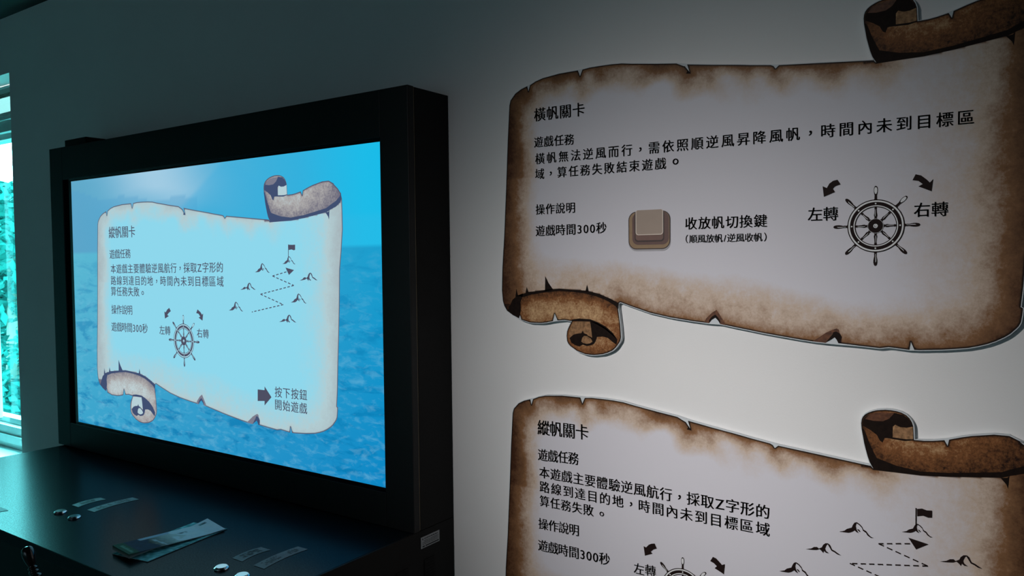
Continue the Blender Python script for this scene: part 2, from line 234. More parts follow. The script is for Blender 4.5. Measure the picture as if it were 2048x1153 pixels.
MAT['brass'] = principled('dull_brass_edge', (.16, .13, .08), .4, metal=.6, noise_amt=.4, noise_scale=30)
def satin(name, color, gloss, rough, noise_scale):
    """satin laminate: dark body under a weak, even sheen"""
    m = bpy.data.materials.new(name); t, N, L = nt(m); N.remove(N['Principled BSDF'])
    d = N.new('ShaderNodeBsdfDiffuse'); d.inputs['Color'].default_value = (*color, 1)
    g = N.new('ShaderNodeBsdfGlossy'); g.inputs['Roughness'].default_value = rough
    tc = N.new('ShaderNodeTexCoord'); nz = N.new('ShaderNodeTexNoise'); nz.inputs['Scale'].default_value = noise_scale; nz.inputs['Detail'].default_value = 3
    L.new(tc.outputs['Object'], nz.inputs['Vector'])
    mr = N.new('ShaderNodeMapRange'); mr.inputs['From Min'].default_value = .3; mr.inputs['From Max'].default_value = .7
    mr.inputs['To Min'].default_value = gloss * .72; mr.inputs['To Max'].default_value = gloss * 1.28
    L.new(nz.outputs['Fac'], mr.inputs['Value'])
    mx = N.new('ShaderNodeMixShader'); L.new(mr.outputs['Result'], mx.inputs[0]); L.new(d.outputs[0], mx.inputs[1]); L.new(g.outputs[0], mx.inputs[2])
    L.new(mx.outputs[0], N['Material Output'].inputs['Surface'])
    return m
MAT['desk'] = satin('dark_navy_desk_laminate', (.0034, .0070, .0100), .057, .24, 380)
MAT['chrome'] = principled('brushed_chrome', (.82, .84, .86), .16, metal=1.0, noise_amt=.05)
MAT['foam'] = principled('white_foam_board', (.62, .66, .68), .7, noise_amt=.03)
MAT['ink'] = principled('dark_brown_print_ink', (.016, .0085, .0075), .6, spec=.08, noise_amt=.15)
MAT['ink_brown'] = principled('burnt_edge_ink', (.011, .0055, .0035), .6, spec=.1, noise_amt=.4, noise_scale=150)
MAT['rust'] = principled('rust_brown_ink', (.115, .042, .018), .55, spec=.3, noise_amt=.6, noise_scale=170)
MAT['cream'] = principled('cream_ink', (.62, .52, .40), .55, spec=.3, noise_amt=.3, noise_scale=120)
MAT['tan'] = principled('tan_ink', (.30, .165, .08), .6, spec=.15, noise_amt=.55, noise_scale=190)
MAT['paperwhite'] = principled('white_print_gap', (.78, .78, .78), .55, spec=.3, noise_amt=.02)
MAT['btn_base'] = principled('button_tan', (.29, .185, .095), .55, noise_amt=.12, noise_scale=90)
MAT['btn_line'] = principled('button_dark_outline', (.035, .015, .012), .55, noise_amt=.1)
MAT['btn_in'] = principled('button_inner_brown', (.125, .062, .05), .55, noise_amt=.1, noise_scale=60)
MAT['btn_low'] = principled('button_cap_side_brown', (.165, .085, .065), .55, noise_amt=.1, noise_scale=60)
MAT['btn_cap'] = principled('button_cap_beige', (.37, .285, .225), .55, noise_amt=.04)
MAT['btn_rim'] = principled('button_cap_rim', (.72, .62, .53), .55, noise_amt=.04)
MAT['btn_shade'] = principled('printed_grey', (.42, .40, .42), .55, noise_amt=.04)
MAT['parch'] = parchment('printed_parchment', [(.70, .685, .73), (.62, .49, .39), (.26, .13, .060), (.060, .022, .010)],
                         [(.022, .008, .004), (.250, .098, .033), (.64, .42, .22)], (.010, .005, .003), 1.0, 0)
MAT['s_parch'] = parchment('screen_parchment', [(.27, .68, .84), (.44, .60, .64), (.36, .41, .44), (.17, .18, .23)],
                           [(.16, .155, .21), (.40, .385, .385), (.53, .66, .69)], (.085, .085, .14), .52, 1.0)
MAT['s_ink'] = emission('screen_ink', (.075, .078, .125))
MAT['s_ink_dark'] = emission('screen_curl_ink', (.052, .078, .165))
MAT['s_white'] = emission('screen_light_line', (.40, .70, .82))
MAT['s_cream'] = emission('screen_cream', (.46, .62, .67))
MAT['s_rust'] = emission('screen_rust', (.20, .20, .26))

# ---------------------------------------------------------------- object helpers
def link(o, parent=None):
    C.objects.link(o)
    if parent is not None: o.parent = parent
    return o

def thing(name, label, cat, loc=(0, 0, 0), group=None):
    o = bpy.data.objects.new(name, None); C.objects.link(o)
    o.location = loc; o.empty_display_size = .05
    o['label'] = label; o['category'] = cat
    if group: o['group'] = group
    return o

def tag(o, label, cat, group=None):
    o['label'] = label; o['category'] = cat
    if group: o['group'] = group
    return o

class MB:
    """collects boxes, polygons, tubes and lathes into one mesh"""
    def __init__(self): self.v, self.f, self.mi = [], [], []
    def add(self, vs_, fs, mi=0):
        k = len(self.v); self.v += [tuple(p) for p in vs_]
        self.f += [tuple(i + k for i in q) for q in fs]; self.mi += [mi] * len(fs); return self
    def box(self, x0, x1, y0, y1, z0, z1, mi=0):
        p = [(x, y, z) for x in (x0, x1) for y in (y0, y1) for z in (z0, z1)]
        return self.add(p, [(0, 1, 3, 2), (4, 6, 7, 5), (0, 4, 5, 1), (2, 3, 7, 6), (0, 2, 6, 4), (1, 5, 7, 3)], mi)
    def poly(self, pts, mi=0): return self.add(pts, [tuple(range(len(pts)))], mi)
    def flat(self, pts2, y, mi=0):
        """polygon drawn on an upright sheet facing -Y"""
        tris = geometry.tessellate_polygon([[Vector((p[0], p[1], 0)) for p in pts2]])
        vs_ = [(p[0], y, p[1]) for p in pts2]
        fs = []
        for a, b_, c_ in tris:
            pa, pb, pc = pts2[a], pts2[b_], pts2[c_]
            area = (pb[0] - pa[0]) * (pc[1] - pa[1]) - (pc[0] - pa[0]) * (pb[1] - pa[1])
            fs.append((a, b_, c_) if area > 0 else (a, c_, b_))
        return self.add(vs_, fs, mi)
    def lathe(self, prof, seg=24, M_=None, mi=0):
        vs_, fs = [], []
        for r, z in prof:
            for i in range(seg):
                a = 2 * math.pi * i / seg; p = Vector((r * math.cos(a), r * math.sin(a), z))
                vs_.append(M_ @ p if M_ else p)
        for k in range(len(prof) - 1):
            for i in range(seg):
                j = (i + 1) % seg
                fs.append((k * seg + i, k * seg + j, (k + 1) * seg + j, (k + 1) * seg + i))
        fs.append(tuple(range(seg))[::-1]); fs.append(tuple((len(prof) - 1) * seg + i for i in range(seg)))
        return self.add(vs_, fs, mi)
    def build(self, name, mats, parent=None, smooth=False, bevel=0.0, seg=2):
        me = bpy.data.meshes.new(name); me.from_pydata(self.v, [], self.f)
        for m in (mats if isinstance(mats, list) else [mats]): me.materials.append(m)
        if any(self.mi): me.polygons.foreach_set('material_index', self.mi)
        me.update()
        if smooth: me.polygons.foreach_set('use_smooth', [True] * len(me.polygons))
        o = link(bpy.data.objects.new(name, me), parent)
        if bevel:
            b = o.modifiers.new('bevel', 'BEVEL'); b.width = bevel; b.segments = seg; b.limit_method = 'ANGLE'; b.angle_limit = .7
        return o

def struct(o): o['kind'] = 'structure'; return o

# ---------------------------------------------------------------- lettering
_glyphs = {}
def glyph(ch):
    if ch not in _glyphs:
        c = bpy.data.curves.new('lettering', 'FONT'); c.body = ch; c.size = 1.0; c.resolution_u = 3
        o = bpy.data.objects.new('lettering', c); C.objects.link(o)
        dg = bpy.context.evaluated_depsgraph_get()
        me = bpy.data.meshes.new_from_object(o.evaluated_get(dg))
        vs_ = [(v.co.x, v.co.y) for v in me.vertices]; fs = []
        for p in me.polygons:
            ix = list(p.vertices); q = [vs_[i] for i in ix]
            ar = sum(q[i][0] * q[(i + 1) % len(q)][1] - q[(i + 1) % len(q)][0] * q[i][1] for i in range(len(q)))
            fs.append(tuple(ix if ar > 0 else ix[::-1]))
        bpy.data.objects.remove(o); bpy.data.curves.remove(c); bpy.data.meshes.remove(me)
        xs = [v[0] for v in vs_] or [0]; ys = [v[1] for v in vs_] or [0]
        _glyphs[ch] = (vs_, fs, (min(xs) + max(xs)) / 2, (min(ys) + max(ys)) / 2)
    return _glyphs[ch]

def weight(ch):
    if ch in '0123456789': return .60
    if ch == 'Z': return .72
    if ch in '（）': return .55
    if ch == '/': return .45
    return 1.0

def text_lines(lines, y, tf, mat, parent, name):
    for txt, u0, v0, W, h, dv in lines:
        mb = MB()
        s = h / .90
        tot = sum(weight(c) for c in txt)
        if txt == '。': s, tot = h / .27, 1
        adv = W / tot; x = 0.0
        for c in txt:
            vs_, fs, cx_, cy_ = glyph(c); w = weight(c) * adv
            sx = min(s, adv * 1.03) if txt != '。' else s
            uc = u0 + x + w / 2
            vb = v0 + .075 * s + (dv * ((x + w / 2) / W - .5) if abs(dv) < .004 else 0)
            if txt == '。': q = [(uc + (p[0] - cx_) * sx, v0 + h / 2 + (p[1] - cy_) * s) for p in vs_]
            elif c in '，。': q = [(uc + (p[0] - cx_) * sx, vb + .33 * s + (p[1] - cy_) * s) for p in vs_]
            else: q = [(uc + (p[0] - cx_) * sx, vb + p[1] * s) for p in vs_]
            for du in (-.012, 0.0, .012):       # printed weight is a little heavier than the plain face
                mb.add([(a, y, b_) for a, b_ in (tf(p[0] + du * s, p[1]) for p in q)], fs)
            x += w
        mb.build(name, mat, parent)

# ---------------------------------------------------------------- the printed parchment
P = {k: np.array(v, float) / 1e4 for k, v in SHAPES.items()}

def resample(poly, step):
    out = []
    n = len(poly)
    for i in range(n):
        a, b_ = poly[i], poly[(i + 1) % n]
        k = max(1, int(round(np.hypot(*(b_ - a)) / step)))
        for j in range(k): out.append(a + (b_ - a) * j / k)
    return np.array(out)

def inside(pts, poly):
    x, y = pts[:, 0], pts[:, 1]; r = np.zeros(len(pts), bool); n = len(poly)
    for i in range(n):
        x0, y0 = poly[i]; x1, y1 = poly[(i + 1) % n]
        if y0 == y1: continue
        c_ = ((y0 > y) != (y1 > y)) & (x < (x1 - x0) * (y - y0) / (y1 - y0) + x0)
        r ^= c_
    return r

def distance(pts, poly):
    d = np.full(len(pts), 9.0); n = len(poly)
    for i in range(n):
        a, b_ = poly[i], poly[(i + 1) % n]; ab = b_ - a; l2 = (ab ** 2).sum()
        if l2 == 0: continue
        t = np.clip(((pts - a) @ ab) / l2, 0, 1)
        d = np.minimum(d, np.hypot(*(pts - a - t[:, None] * ab).T))
    return d

ROLL = np.array([(-.42, -.205), (-.3983, -.1977), (-.3934, -.1858), (-.3869, -.1764), (-.3757, -.1684), (-.3631, -.1643), (-.3507, -.1615), (-.3323, -.1592), (-.3142, -.1571), (-.2845, -.1542), (-.2556, -.1558), (-.2274, -.1572), (-.2025, -.1624), (-.1809, -.1705), (-.1675, -.1762)])
BASE = np.array([(.2407, .1701), (.2713, .1707), (.301, .171), (.3373, .1745), (.3978, .1827), (.4067, .1865), (.4228, .1919), (.433, .1984), (.4367, .2052)])

def build_print_data(h=.0032):
    ol = resample(P['outline'], h)
    us, vs_ = np.meshgrid(np.arange(-.415, .445, h), np.arange(-.275, .265, h))
    us = us + (np.arange(us.shape[0])[:, None] % 2) * h * .5
    g = np.c_[us.ravel(), vs_.ravel()]
    g = g[inside(g, P['outline'])]
    d = distance(g, P['outline'])
    g = g[d > h * .45]; d = d[d > h * .45]
    pts = np.vstack([ol, g]); edge = np.r_[np.zeros(len(ol)), d]
    n = len(ol)
    res = geometry.delaunay_2d_cdt([Vector(p) for p in pts], [(i, (i + 1) % n) for i in range(n)], [list(range(n))], 1, 1e-7)
    rv, rf, orig = res[0], res[2], res[3]
    V = np.array([(p.x, p.y) for p in rv])
    E_ = np.array([edge[o[0]] if o else 0 for o in orig])
    u, v = V[:, 0], V[:, 1]
    # burnt edges
    bot = np.interp(u, [-.41, -.39, -.168, .02, .12, .20, .30, .38, .437], [-.20, -.168, -.172, -.203, -.222, -.232, -.245, -.240, -.200])
    lean = np.interp(v, [-.2, .0, .2], [-.409, -.411, -.405])
    wav = np.array([noise.noise(Vector((a * 9, b_ * 9, 3.1))) for a, b_ in V])
    wav2 = np.array([noise.noise(Vector((a * 28, b_ * 28, 7.7))) for a, b_ in V])
    sl = .95 * np.exp(-(np.clip(u - lean, 0, 1) / (.050 + .014 * wav)) ** 2)
    st_ = np.where(v > .05, .58, .30) * np.exp(-E_ / (.017 + .006 * wav2))
    st_ += np.where(v > .05, .34 * np.clip(.55 + 1.1 * wav2 + .4 * wav, 0, 1) * np.exp(-(E_ / .042) ** 2) * np.clip((.25 - u) / .15 + .6, .35, 1), 0)
    sb = .30 * np.exp(-(np.clip(v - bot, 0, 1) / (.064 + .014 * wav)) ** 4) + .30 * np.exp(-E_ / .009)
    sr = .62 * np.exp(-(np.clip(.440 - u, 0, 1) / (.048 + .01 * wav)) ** 2) + .30 * np.exp(-(np.clip(.440 - u, 0, 1) / .140) ** 2)
    stain = 1 - (1 - np.clip(sl, 0, 1)) * (1 - np.clip(st_, 0, .9)) * (1 - np.clip(sb, 0, .9)) * (1 - np.clip(sr, 0, .95))
    # rolled ends
    roll_v = np.interp(u, ROLL[:, 0], ROLL[:, 1]); base_v = np.interp(u, BASE[:, 0], BASE[:, 1])
    c1 = ((u < -.1665) & (v < roll_v)) | ((u < -.150) & (v < -.185))
    c2 = (u > .2235) & (v > base_v) & ((u > .244) | (v > .170))
    curl = np.where(c1 | c2, 1.0, 0.0)
    h1 = np.clip((roll_v - v) / .062, 0, 1)
    t1 = .14 + .66 * np.sin(np.pi * np.clip(h1 * .78, 0, 1)) ** 1.3
    t1 *= np.clip((u + .405) / .06, .15, 1); t1 = np.where(u > -.20, t1 * .85, t1)
    spiral = (v < -.212) & (u > -.268)
    t1 = np.where(spiral, .42 + .16 * np.clip((E_ - .004) / .012, -1, 1), t1)
    h2 = np.clip((v - base_v) / .062, 0, 1)
    t2 = np.clip(.10 + .75 * h2 ** .8, 0, 1) * np.interp(u, [.225, .25, .275, .32, .37, .41, .437], [.25, .62, .95, 1.0, .72, .45, .2])
    t2 = np.where((u > .36) & (v > .215), t2 * .85, t2)
    t2 *= np.clip(E_ / .006, .25, 1) ** .5
    tone = np.where(c1, t1, np.where(c2, t2, .5))
    return V, rf, E_, stain, curl, tone
PRINT = build_print_data()

_th = np.interp(BASE[:, 0], [.24, .262, .29, .34, .40, .437], [.020, .012, .006, .0055, .0075, .011])
P['base_dark'] = np.vstack([BASE, (BASE + np.c_[-.1 * _th, _th])[::-1]])
_ch = P['left_dark'][:7]
P['left_dark'] = np.vstack([_ch, (_ch + np.c_[np.linspace(.015, .003, 7), np.linspace(.002, 0, 7)])[::-1]])
P['base_spike'] = np.array([(.3955, .1822), (.4030, .1835), (.4055, .1862), (.4046, .1740), (.4040, .1690), (.4020, .1745)])
P['dfold1'] = np.vstack([P['fold1'][6:], (P['fold1'][6:] + np.array((0, .0050)))[::-1]])
DARK = ['dfold1', 'base_dark', 'base_spike', 'left_dark', 'hollow', 'lip_top', 'roll_dark', 'roll_band', 'roll_lip', 'cave', 'cave2', 'sp1', 'sp2', 'sp3', 'sp4', 'topnotch', 'dfold2']

def printed_face(name, mats, y, tf, parent):
    """mats: parchment, dark ink, rust, cream"""
    V, F, E_, stain, curl, tone = PRINT
    mb = MB()
    q = [tf(a, b_) for a, b_ in V]
    mb.add([(a, y, b_) for a, b_ in q], F)
    n0 = len(mb.v)
    def lay(key, mi, k): mb.flat([tf(a, b_) for a, b_ in P[key]], y - .00012 * k, mi)
    lay('fold1', 2, 1); lay('fold2', 2, 1)
    lay('flap', 3, 1); lay('core', 3, 3); lay('tab', 3, 2)
    for k in DARK: lay(k, 1, {'base_dark': 1, 'hollow': 1, 'left_dark': 3}.get(k, 2))
    lay('hollow_brown', 2, 2)
    o = mb.build(name, mats, parent)
    me = o.data
    for nm, arr in (('edge', E_), ('stain', stain), ('curl', curl), ('tone', tone)):
        a = me.attributes.new(nm, 'FLOAT', 'POINT')
        a.data.foreach_set('value', np.r_[arr, np.zeros(len(me.vertices) - n0)].astype(np.float32))
    # faces run anticlockwise seen from the room
    return o

# ---------------------------------------------------------------- drawings
def ring(mb, c, r0, r1, y, tf, mi=0, seg=64):
    vs_, fs = [], []
    for i in range(seg):
        a = 2 * math.pi * i / seg
        for r in (r0, r1):
            p = tf(c[0] + r * math.cos(a), c[1] + r * math.sin(a)); vs_.append((p[0], y, p[1]))
    for i in range(seg):
        j = (i + 1) % seg; fs.append((2 * i, 2 * i + 1, 2 * j + 1, 2 * j))
    mb.add(vs_, fs, mi)

def ship_wheel(name, c, R, y, tf, mats, parent):
    """printed ship's wheel: mats dark, light"""
    mb = MB()
    T = lambda pts: [tf(*p) for p in pts]
    def turned(ang, prof, mi, yy, side=1.0):
        d = (math.cos(ang), math.sin(ang)); nrm = (-d[1], d[0]); a, b_ = [], []
        for r, w in prof:
            a.append((c[0] + R * (r * d[0] + w * nrm[0]), c[1] + R * (r * d[1] + w * nrm[1])))
            b_.append((c[0] + R * (r * d[0] - w * side * nrm[0]), c[1] + R * (r * d[1] - w * side * nrm[1])))
        mb.flat(T(a + b_[::-1]), yy, mi)
    for k in range(8):
        a = math.pi / 2 + k * math.pi / 4
        turned(a, [(.17, .030), (.20, .034), (.215, .022), (.24, .036), (.27, .040), (.33, .028), (.42, .022), (.44, .034), (.455, .022), (.47, .032), (.50, .030)], 0, y)
        turned(a, [(.245, .010), (.30, .016), (.38, .010), (.42, .004)], 1, y - .0001, side=-.2)
        turned(a, [(.635, .040), (.665, .040), (.68, .028), (.72, .030), (.76, .026), (.80, .036), (.86, .046), (.92, .046), (.97, .036), (.99, .022), (1.0, .008)], 0, y)
        lit = k in (0, 7)
        turned(a, [(.80, .014), (.86, .034), (.92, .034), (.965, .020)] if lit else [(.70, .012), (.76, .010), (.82, .018), (.88, .018), (.91, .006)], 1, y - .0001, side=1.0 if lit else -.15)
    ring(mb, c, R * .470, R * .490, y - .0002, tf, 0); ring(mb, c, R * .490, R * .515, y - .0002, tf, 1)
    ring(mb, c, R * .515, R * .600, y - .0002, tf, 0); ring(mb, c, R * .600, R * .638, y - .0002, tf, 1)
    ring(mb, c, R * .638, R * .662, y - .0002, tf, 0)
    for k in range(8):
        a = math.pi / 2 + k * math.pi / 4
        ring(mb, (c[0] + R * .558 * math.cos(a), c[1] + R * .558 * math.sin(a)), 0.0001 * R, R * .020, y - .0003, tf, 1, 12)
    ring(mb, c, R * .001, R * .185, y - .0003, tf, 0, 40); ring(mb, c, R * .175, R * .182, y - .0004, tf, 1, 40)
    ring(mb, c, R * .030, R * .052, y - .0004, tf, 1, 24); ring(mb, (c[0] + .004 * R, c[1] + .004 * R), R * .001, R * .022, y - .0004, tf, 1, 16)
    return mb.build(name, mats, parent)

def drawing(name, polys, y, tf, mat, parent):
    mb = MB()
    for p in polys: mb.flat([tf(*q) for q in p], y, 0)
    return mb.build(name, mat, parent)

def mountain_polys(kind, L, R_):
    if kind == 'A': src, ref = [ART_mA, ART_mA2, ART_mA3], ((.1944, .0718), (.2415, .0714))
    else: src, ref = [ART_mB, ART_mB2], ((.147, .0359), (.1979, .0365))
    s = (R_[0] - L[0]) / (ref[1][0] - ref[0][0])
    return [[(L[0] + (p[0] - ref[0][0]) * s, L[1] + (p[1] - ref[0][1]) * s) for p in q] for q in src]

def dashes(path, dash=.0072, gap=.0044, w=.0009):
    out = []
    for a, b_ in zip(path[:-1], path[1:]):
        l = math.hypot(b_[0] - a[0], b_[1] - a[1]); d = ((b_[0] - a[0]) / l, (b_[1] - a[1]) / l); t = 0.0
        while t < l:
            e = min(t + dash, l); n = (-d[1] * w, d[0] * w)
            p, q = (a[0] + d[0] * t, a[1] + d[1] * t), (a[0] + d[0] * e, a[1] + d[1] * e)
            out.append([(p[0] + n[0], p[1] + n[1]), (p[0] - n[0], p[1] - n[1]), (q[0] - n[0], q[1] - n[1]), (q[0] + n[0], q[1] + n[1])])
            t += dash + gap
    return out

def rounded(p0, p1, r_top, r_bot, seg=7):
    (x0, z1), (x1, z0) = p0, p1; out = []
    for cx_, cz_, r, a0 in ((x1 - r_top, z1 - r_top, r_top, 0), (x0 + r_top, z1 - r_top, r_top, 90), (x0 + r_bot, z0 + r_bot, r_bot, 180), (x1 - r_bot, z0 + r_bot, r_bot, 270)):
        for i in range(seg + 1):
            a = math.radians(a0 + 90 * i / seg); out.append((cx_ + r * math.cos(a), cz_ + r * math.sin(a)))
    return out

def route_and_islands(y, tf, mat, parent, mounts, tri, flag, dash_path):
    for kind, L, R_ in mounts:
        drawing('mountain_drawing', mountain_polys(kind, L, R_), y, tf, mat, parent)
    w = .0008
    drawing('flag_drawing', [[(flag[0][0] - w, flag[0][1]), (flag[0][0] + w, flag[0][1]), (flag[1][0] + w, flag[1][1]), (flag[1][0] - w, flag[1][1])], flag[2:]], y, tf, mat, parent)
    drawing('course_arrowhead', [tri], y, tf, mat, parent)
    drawing('dashed_course_line', dashes(dash_path), y, tf, mat, parent)

# ---------------------------------------------------------------- the room
mb = MB()
X0, X1, Y0, ZC = -5.0, 3.0, -3.2, EZ + .825
WX0, WX1, WZ0, WZ1 = -4.40, -2.876, EZ - .690, EZ + .640      # window opening
mb.box(WX1, X1 + .2, YW, YW + .22, 0, ZC + .2).box(X0 - .2, WX0, YW, YW + .22, 0, ZC + .2)
mb.box(WX0, WX1, YW, YW + .082, WZ1, ZC + .2).box(WX0, WX1, YW + .082, YW + .22, WZ1 + .12, ZC + .2).box(WX0, WX1, YW, YW + .22, 0, WZ0)
struct(mb.build('wall_back', MAT['wall']))
struct(MB().box(X0 - .2, X1 + .2, Y0 - .2, YW, -.12, 0).build('floor', MAT['floor']))
struct(MB().box(X0 - .2, X1 + .2, Y0 - .2, YW, ZC, ZC + .15).build('ceiling', MAT['ceiling']))
struct(MB().box(X0 - .2, X0, Y0, YW, 0, ZC).build('wall_left', MAT['wall_dim']))
struct(MB().box(X1, X1 + .2, Y0, YW, 0, ZC).build('wall_right', MAT['wall_dim']))
struct(MB().box(X0 - .2, X1 + .2, Y0 - .2, Y0, 0, ZC).build('wall_front', MAT['wall_dim']))

# window: recessed frame, transom, tinted panes, sill
MAT['frame'] = principled('teal_grey_window_frame', (.50, .56, .56), .45, noise_amt=.04)
MAT['sill'] = principled('white_window_sill', (.80, .82, .82), .5, noise_amt=.03)
MAT['glass'] = glass('teal_tinted_glass', (.36, .80, .82))
MAT['glass_top'] = glass('frosted_transom_glass', (.090, .141, .139), .03)
FY0, FY1 = 1.295, 1.365
win = struct(bpy.data.objects.new('window_1', None)); C.objects.link(win); win.location = (WX1, FY0, EZ)
def wz(*b): return (b[0] - WX1, b[1] - WX1, b[2] - FY0, b[3] - FY0, b[4], b[5])
e_ = .002
mb = MB()
mb.box(*wz(WX0 + e_, WX1 - e_, FY0 + .010, FY1 - .01, -.690 + e_, -.640))
mb.box(*wz(WX0 + e_, WX1 - e_, FY0 - .004, FY1, -.655, -.628))
mb.box(*wz(WX0 + e_, WX1 - e_, FY0 + .006, FY1, -.628, -.596))
mb.box(*wz(WX0 + e_, WX1 - e_, FY0 + .030, FY1, -.596, -.574))
mb.build('bottom_rail', MAT['frame'], win, bevel=.002)
mb = MB()
mb.box(*wz(WX0 + e_, WX1 - e_, FY0 + .012, FY1, .528, .550)).box(*wz(WX0 + e_, WX1 - e_, FY0 - .006, FY1, .516, .530))
mb.box(*wz(WX0 + e_, WX1 - e_, FY0 + .002, FY1, .476, .516)).box(*wz(WX0 + e_, WX1 - e_, FY0 + .020, FY1, .455, .476))
mb.build('transom_bar', MAT['frame'], win, bevel=.002)
MB().box(*wz(WX0 + e_, WX1 - e_, FY0, FY1, .628, .640 - e_)).build('head_rail', MAT['frame'], win, bevel=.002)
MB().box(*wz(-3.262, -3.232, FY0 + .002, FY0 + .016, -.574, .455)).build('stile', MAT['frame'], win, bevel=.002)
MB().box(*wz(WX0 + e_, WX0 + .05, FY0, FY1, -.574, .628)).build('side_jamb', MAT['frame'], win, bevel=.002)
MB().box(*wz(WX0 + .05, WX1 - e_, FY0 + .036, FY0 + .042, -.580, .460)).build('glass_pane', MAT['glass'], win)
MB().box(*wz(WX0 + .05, WX1 - e_, FY0 + .036, FY0 + .042, .545, .632)).build('transom_pane', MAT['glass_top'], win)
struct(MB().box(WX0 + e_, WX1 - e_, YW - .03, FY0 + .01, WZ0 + .001, WZ0 + .012).build('trim_1', MAT['sill'], None, bevel=.002))

# outside: lawn and leafy trees
MAT['lawn'] = principled('grass_ground', (.008, .045, .030), .9, noise_amt=.4, noise_scale=3)
MAT['leaf'] = principled('tree_leaves', (.0045, .068, .060), .8, spec=.1, noise_amt=.5, noise_scale=3)
MAT['bark'] = principled('tree_bark', (.10, .08, .06), .9, noise_amt=.4, noise_scale=12)
GZ = -1.2
struct(MB().box(-60, 30, YW + .25, 70, GZ - .2, GZ).build('ground', MAT['lawn']))
def tree(x, y, top, rx, ry, seed, label, n=9000, leaf=.055):
    rnd = random.Random(seed)
    t = thing('leafy_tree', label, 'tree', (x, y, GZ), 'trees outside the window')
    H_ = top - GZ
    prof = [(.13, 0), (.10, .3), (.08, H_ * .5), (.03, H_ * .85)]
    MB().lathe(prof, 10).build('trunk', MAT['bark'], t, smooth=True)
    clumps = []
    for i in range(46):
        a, hh = rnd.uniform(0, 6.283), rnd.uniform(.06, .97)
        w = (math.sin(math.pi * min(1, .18 + hh * .86)) ** .6) * rnd.uniform(.25, .85)
        clumps.append((rx * w * math.cos(a), ry * w * math.sin(a), H_ * hh, rnd.uniform(.22, .42)))
    m = MB()
    for i in range(n):
        c = clumps[i % len(clumps)]
        d = Vector((rnd.gauss(0, 1), rnd.gauss(0, 1), rnd.gauss(0, 1))).normalized() * c[3] * rnd.uniform(.55, 1.0)
        p = Vector(c[:3]) + d
        if p.z > H_: p.z = H_ - rnd.uniform(0, .1)
        if p.z < .02: p.z = .02 + rnd.uniform(0, .1)
        q = Vector((rnd.gauss(0, 1), rnd.gauss(0, 1), rnd.gauss(0, .6))).normalized()
        r_ = q.orthogonal().normalized(); s = leaf * rnd.uniform(.6, 1.3)
        m.add([p - q * s, p + r_ * s * .45, p + q * s, p - r_ * s * .45], [(0, 1, 2, 3)])
    m.build('foliage', MAT['leaf'], t)
tree(-7.25, 3.05, EZ + .56, .62, .5, 3, 'low leafy tree close outside the window, nearest of the trees')
tree(-11.9, 5.0, EZ + 1.12, 1.15, .9, 5, 'mid-height leafy tree behind the nearest tree outside the window')
tree(-16.6, 6.75, EZ + 1.20, 1.5, 1.2, 8, 'tall leafy tree farthest from the window', leaf=.11)

# ---------------------------------------------------------------- display cabinet with the screen
KX0, KX1, KZ0, KZ1 = -2.363, -.993, EZ - .5205, EZ + .327
KY0, KY1 = 1.100, YW - .001
SX0, SX1, SZ0, SZ1 = -2.2605, -1.0735, EZ - .4465, EZ + .2295    # picture area
SY = 1.108
cab = thing('display_cabinet', 'black wall cabinet framing a large lit screen, standing on the dark desk', 'display cabinet', (KX0, KY0, KZ0))
cx0, cz0 = KX0, KZ0
def kb(x0, x1, y0, y1, z0, z1): return (x0 - KX0, x1 - KX0, y0 - KY0, y1 - KY0, z0 - KZ0, z1 - KZ0)
OX0, OX1, OZ0, OZ1 = -2.292, -1.0655, EZ - .4530, EZ + .2362
PT = .017
mb = MB()
mb.box(*kb(KX0, OX0, KY0, KY0 + PT, KZ0, KZ1)).box(*kb(OX1, KX1, KY0, KY0 + PT, KZ0, KZ1))
mb.box(*kb(OX0, OX1, KY0, KY0 + PT, OZ1, KZ1)).box(*kb(OX0, OX1, KY0, KY0 + PT, KZ0, OZ0))
mb.build('front_frame', MAT['black'], cab, bevel=.0012)
MB().box(*kb(KX0 + .002, KX1 - .0006, KY0 + PT + .0012, KY1, KZ0, KZ1 - .001)).build('cabinet_body', MAT['black_side'], cab, bevel=.0012)
MB().box(*kb(KX1 - .004, KX1 - .0008, KY0 + PT - .0002, KY0 + PT + .0014, KZ0 + .002, KZ1 - .002)).build('edge_strip', MAT['brass'], cab)
mb = MB()
t_ = .0012
mb.box(*kb(OX0, OX0 + t_, KY0 + .001, KY0 + PT, OZ0, OZ1)).box(*kb(OX1 - t_, OX1, KY0 + .001, KY0 + PT, OZ0, OZ1))
mb.box(*kb(OX0, OX1, KY0 + .001, KY0 + PT, OZ1 - t_, OZ1)).box(*kb(OX0, OX1, KY0 + .001, KY0 + PT, OZ0, OZ0 + t_))
mb.build('inner_bezel', MAT['gloss_black'], cab)
scr = MB().box(*kb(OX0 + t_, OX1 - t_, SY + .0006, KY0 + PT, OZ0 + t_, OZ1 - t_)).build('screen', MAT['gloss_black'], cab)
scr['label'] = 'lit screen showing a parchment over blue sea'

def srgb(r, g, b_):
    f = lambda c: (c / 255 / 12.92) if c / 255 <= .04045 else ((c / 255 + .055) / 1.055) ** 2.4
    return np.array([f(r), f(g), f(b_)])

